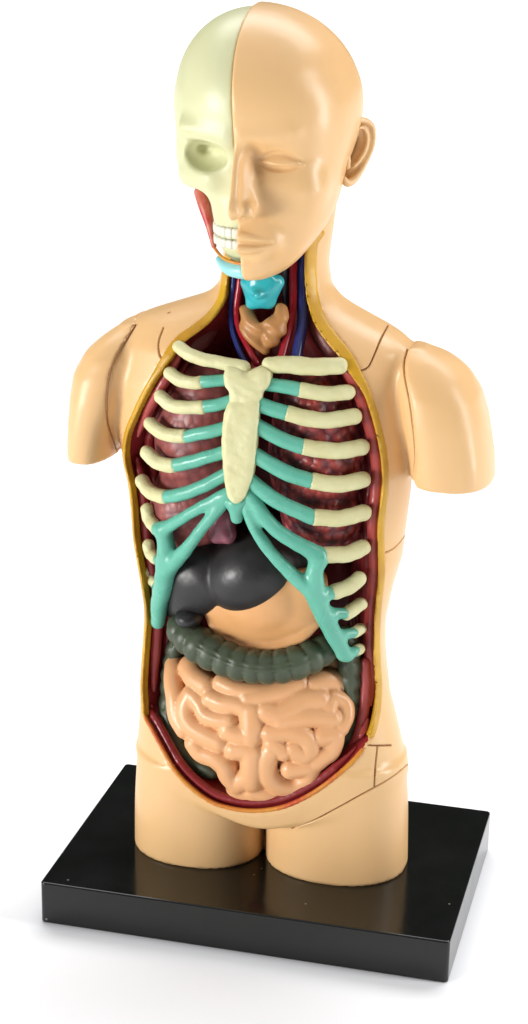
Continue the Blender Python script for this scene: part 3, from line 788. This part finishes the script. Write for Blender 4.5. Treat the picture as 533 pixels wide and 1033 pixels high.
lo, hi = bounds(*jm); solid('jaw_muscle', lambda P: chain(P, *jm), lo, hi, .02, mat('jaw_muscle_paint', (.42, .04, .03), rough=.4, vary=.6, vscale=500, col2=(.55, .3, .2)), skull)
jw = spline([U(222, 262, -.55), U(231, 270, -.72), U(243, 273, -.80), U(250, 273, -.8)], [.05, .08, .09, .09], 5)
lo, hi = bounds(*jw); solid('chin_cartilage', lambda P: chain(P, *jw), lo, hi, .02, mat('pale_cyan_paint', (.28, .60, .62), rough=.3), skull)
jl = spline([U(216.5, 250, -.58), U(224, 259, -.78), U(234, 264, -.9), U(245, 266, -.93)], [.018] * 4, 5)
lo, hi = bounds(*jl); solid('jaw_line', lambda P: chain(P, *jl), lo, hi, .012, M_LINE, skull)

# ------------------------------------------------------------------ gaps between the plastic pieces, cut into the shell
import bmesh
def cut_groove(o, curves, half=.0085, depth=.03):
    pts = [np.array([hit(body_arms, *a) for a in spline(c, n=8)]) for c in curves]
    def dist(P):
        d = np.full(len(P), 9.0)
        for c in pts:
            m = ((P >= c.min(0) - .2) & (P <= c.max(0) + .2)).all(1)
            if m.any(): d[m] = np.minimum(d[m], chain(P[m], c, np.zeros(len(c))))
        return d
    bm = bmesh.new(); bm.from_mesh(o.data); bm.normal_update()
    for _ in range(3):
        co = np.array([v.co for v in bm.verts]) / S; d = dist(co)
        bm.verts.index_update()
        es = [e for e in bm.edges if min(d[e.verts[0].index], d[e.verts[1].index]) < (.055, .035, .022)[_] and e.calc_length() > .006 * S]
        bmesh.ops.subdivide_edges(bm, edges=es, cuts=1, use_grid_fill=True)
    bm.normal_update(); bm.verts.index_update()
    co = np.array([v.co for v in bm.verts]) / S; d = dist(co)
    o.data.materials.append(M_SEAM)
    for v in bm.verts:
        x = d[v.index]
        if x < half * 1.6: v.co -= v.normal * (depth * S * max(0.0, 1 - (x / (half * 1.6)) ** 2))
    for f in bm.faces:
        if max(d[v.index] for v in f.verts) < half * 1.15: f.material_index = 1
        f.smooth = True
    bm.to_mesh(o.data); bm.free()
cut_groove(body_o, [[(392, 327.5), (384, 343), (377, 360), (371, 371), (359, 375)], [(384, 560), (395, 555), (402, 549), (409, 540)],
                    [(370, 752), (381, 752.5), (395, 752)], [(381, 753), (379, 775), (378, 794)], [(412, 771), (395, 785), (365, 802), (340, 816), (315, 829), (295, 836)],
                    [(165, 330), (160, 345), (161, 358), (166, 364)], [(x - 2.2, y) for x, y in SEAM_R[1:-1]]])

surf_line('seam', [(x + .6, y) for x, y in SEAM_L[1:-1]], 0.75, M_SEAM, f=lambda P: body_arms(P) - .013, h=0.011, parent=body_o)

# ------------------------------------------------------------------ display base
bm = bmesh.new()
bmesh.ops.create_cube(bm, size=1)
for v in bm.verts:
    v.co.x *= 5 * S; v.co.y *= BASE_D * S; v.co.z = (v.co.z + .5) * ZOFF * S
vert_e = [e for e in bm.edges if abs(e.verts[0].co.z - e.verts[1].co.z) > 1e-5]
bmesh.ops.bevel(bm, geom=vert_e, offset=.055 * S, segments=6, profile=.5, affect='EDGES')
hor = [e for e in bm.edges if abs(e.verts[0].co.z - e.verts[1].co.z) < 1e-6 and len(e.link_faces) == 2 and abs(e.link_faces[0].normal.z) + abs(e.link_faces[1].normal.z) > .5 and
       min(abs(e.link_faces[0].normal.z), abs(e.link_faces[1].normal.z)) < .5]
bm.normal_update()
hor = [e for e in bm.edges if abs(e.verts[0].co.z - e.verts[1].co.z) < 1e-6 and len(e.link_faces) == 2 and
       {round(abs(f.normal.z)) for f in e.link_faces} == {0, 1}]
bmesh.ops.bevel(bm, geom=hor, offset=.022 * S, segments=4, profile=.5, affect='EDGES')
me = bpy.data.meshes.new('display_base'); bm.to_mesh(me); bm.free()
me.materials.append(M_BASE)
base = bpy.data.objects.new('display_base', me); COL.objects.link(base)
for p_ in me.polygons: p_.use_smooth = len(p_.vertices) <= 4 and p_.area < 2e-5
base['label'] = 'glossy black rectangular plastic slab under the torso model'
base['category'] = 'display base'

# ------------------------------------------------------------------ white sweep, lamps, camera
fl = bpy.data.meshes.new('ground')
fl.from_pydata([(-6, -4, 0), (6, -4, 0), (6, 9, 0), (-6, 9, 0)], [], [(0, 1, 2, 3)])
fl.materials.append(M_FLOOR)
ground = bpy.data.objects.new('ground', fl); COL.objects.link(ground)
ground['kind'] = 'structure'

w = bpy.data.worlds.new('World'); scene.world = w; w.use_nodes = True
nt = w.node_tree; N = nt.nodes; L = nt.links
bg = N['Background']
tc = N.new('ShaderNodeTexCoord'); sx = N.new('ShaderNodeSeparateXYZ'); L.new(tc.outputs['Generated'], sx.inputs[0])
rp = N.new('ShaderNodeValToRGB'); L.new(sx.outputs['Z'], rp.inputs['Fac'])
e = rp.color_ramp.elements
e[0].position = 0.60; e[0].color = (.03, .032, .034, 1)
e[1].position = 0.86; e[1].color = (1, 1, 1.02, 1)
L.new(rp.outputs['Color'], bg.inputs['Color']); bg.inputs['Strength'].default_value = 0.80

def area(name, loc, target, sx_, sy_, power, col=(1, 1, 1)):
    l = bpy.data.lights.new(name, 'AREA'); l.shape = 'RECTANGLE'; l.size = sx_; l.size_y = sy_; l.energy = power; l.color = col
    o = bpy.data.objects.new(name, l); COL.objects.link(o); o.location = loc
    from mathutils import Vector
    o.rotation_euler = (Vector(target) - Vector(loc)).to_track_quat('-Z', 'Y').to_euler()
    return o
area('softbox', (.42, .02, .18), (0, 0, .06), .07, .40, 1.6, (1, .99, .98))
area('softbox', (-.48, -.46, .095), (0, 0, .045), .28, .18, 4.6, (1, .985, .96))
area('added_floor_fill', (0, 1.15, 1.7), (0, 1.15, 0), 2.6, 1.1, 50)  # unseen fill, added only to keep the far floor white

cam = bpy.data.cameras.new('camera'); co = bpy.data.objects.new('camera', cam); COL.objects.link(co)
from mathutils import Matrix
p = POS * S; p = p + np.array([0, 0, ZOFF * S])
co.matrix_world = Matrix(((AX_R[0], AX_U[0], -AX_F[0], p[0]), (AX_R[1], AX_U[1], -AX_F[1], p[1]), (AX_R[2], AX_U[2], -AX_F[2], p[2]), (0, 0, 0, 1)))
cam.sensor_fit = 'HORIZONTAL'; cam.sensor_width = 36; cam.lens = 36 * F_PX / W_PX
cam.clip_start = 0.01; cam.clip_end = 50
scene.camera = co
scene.view_settings.view_transform = 'Standard'; scene.view_settings.look = 'None'
scene.view_settings.exposure = 0; scene.view_settings.gamma = 1
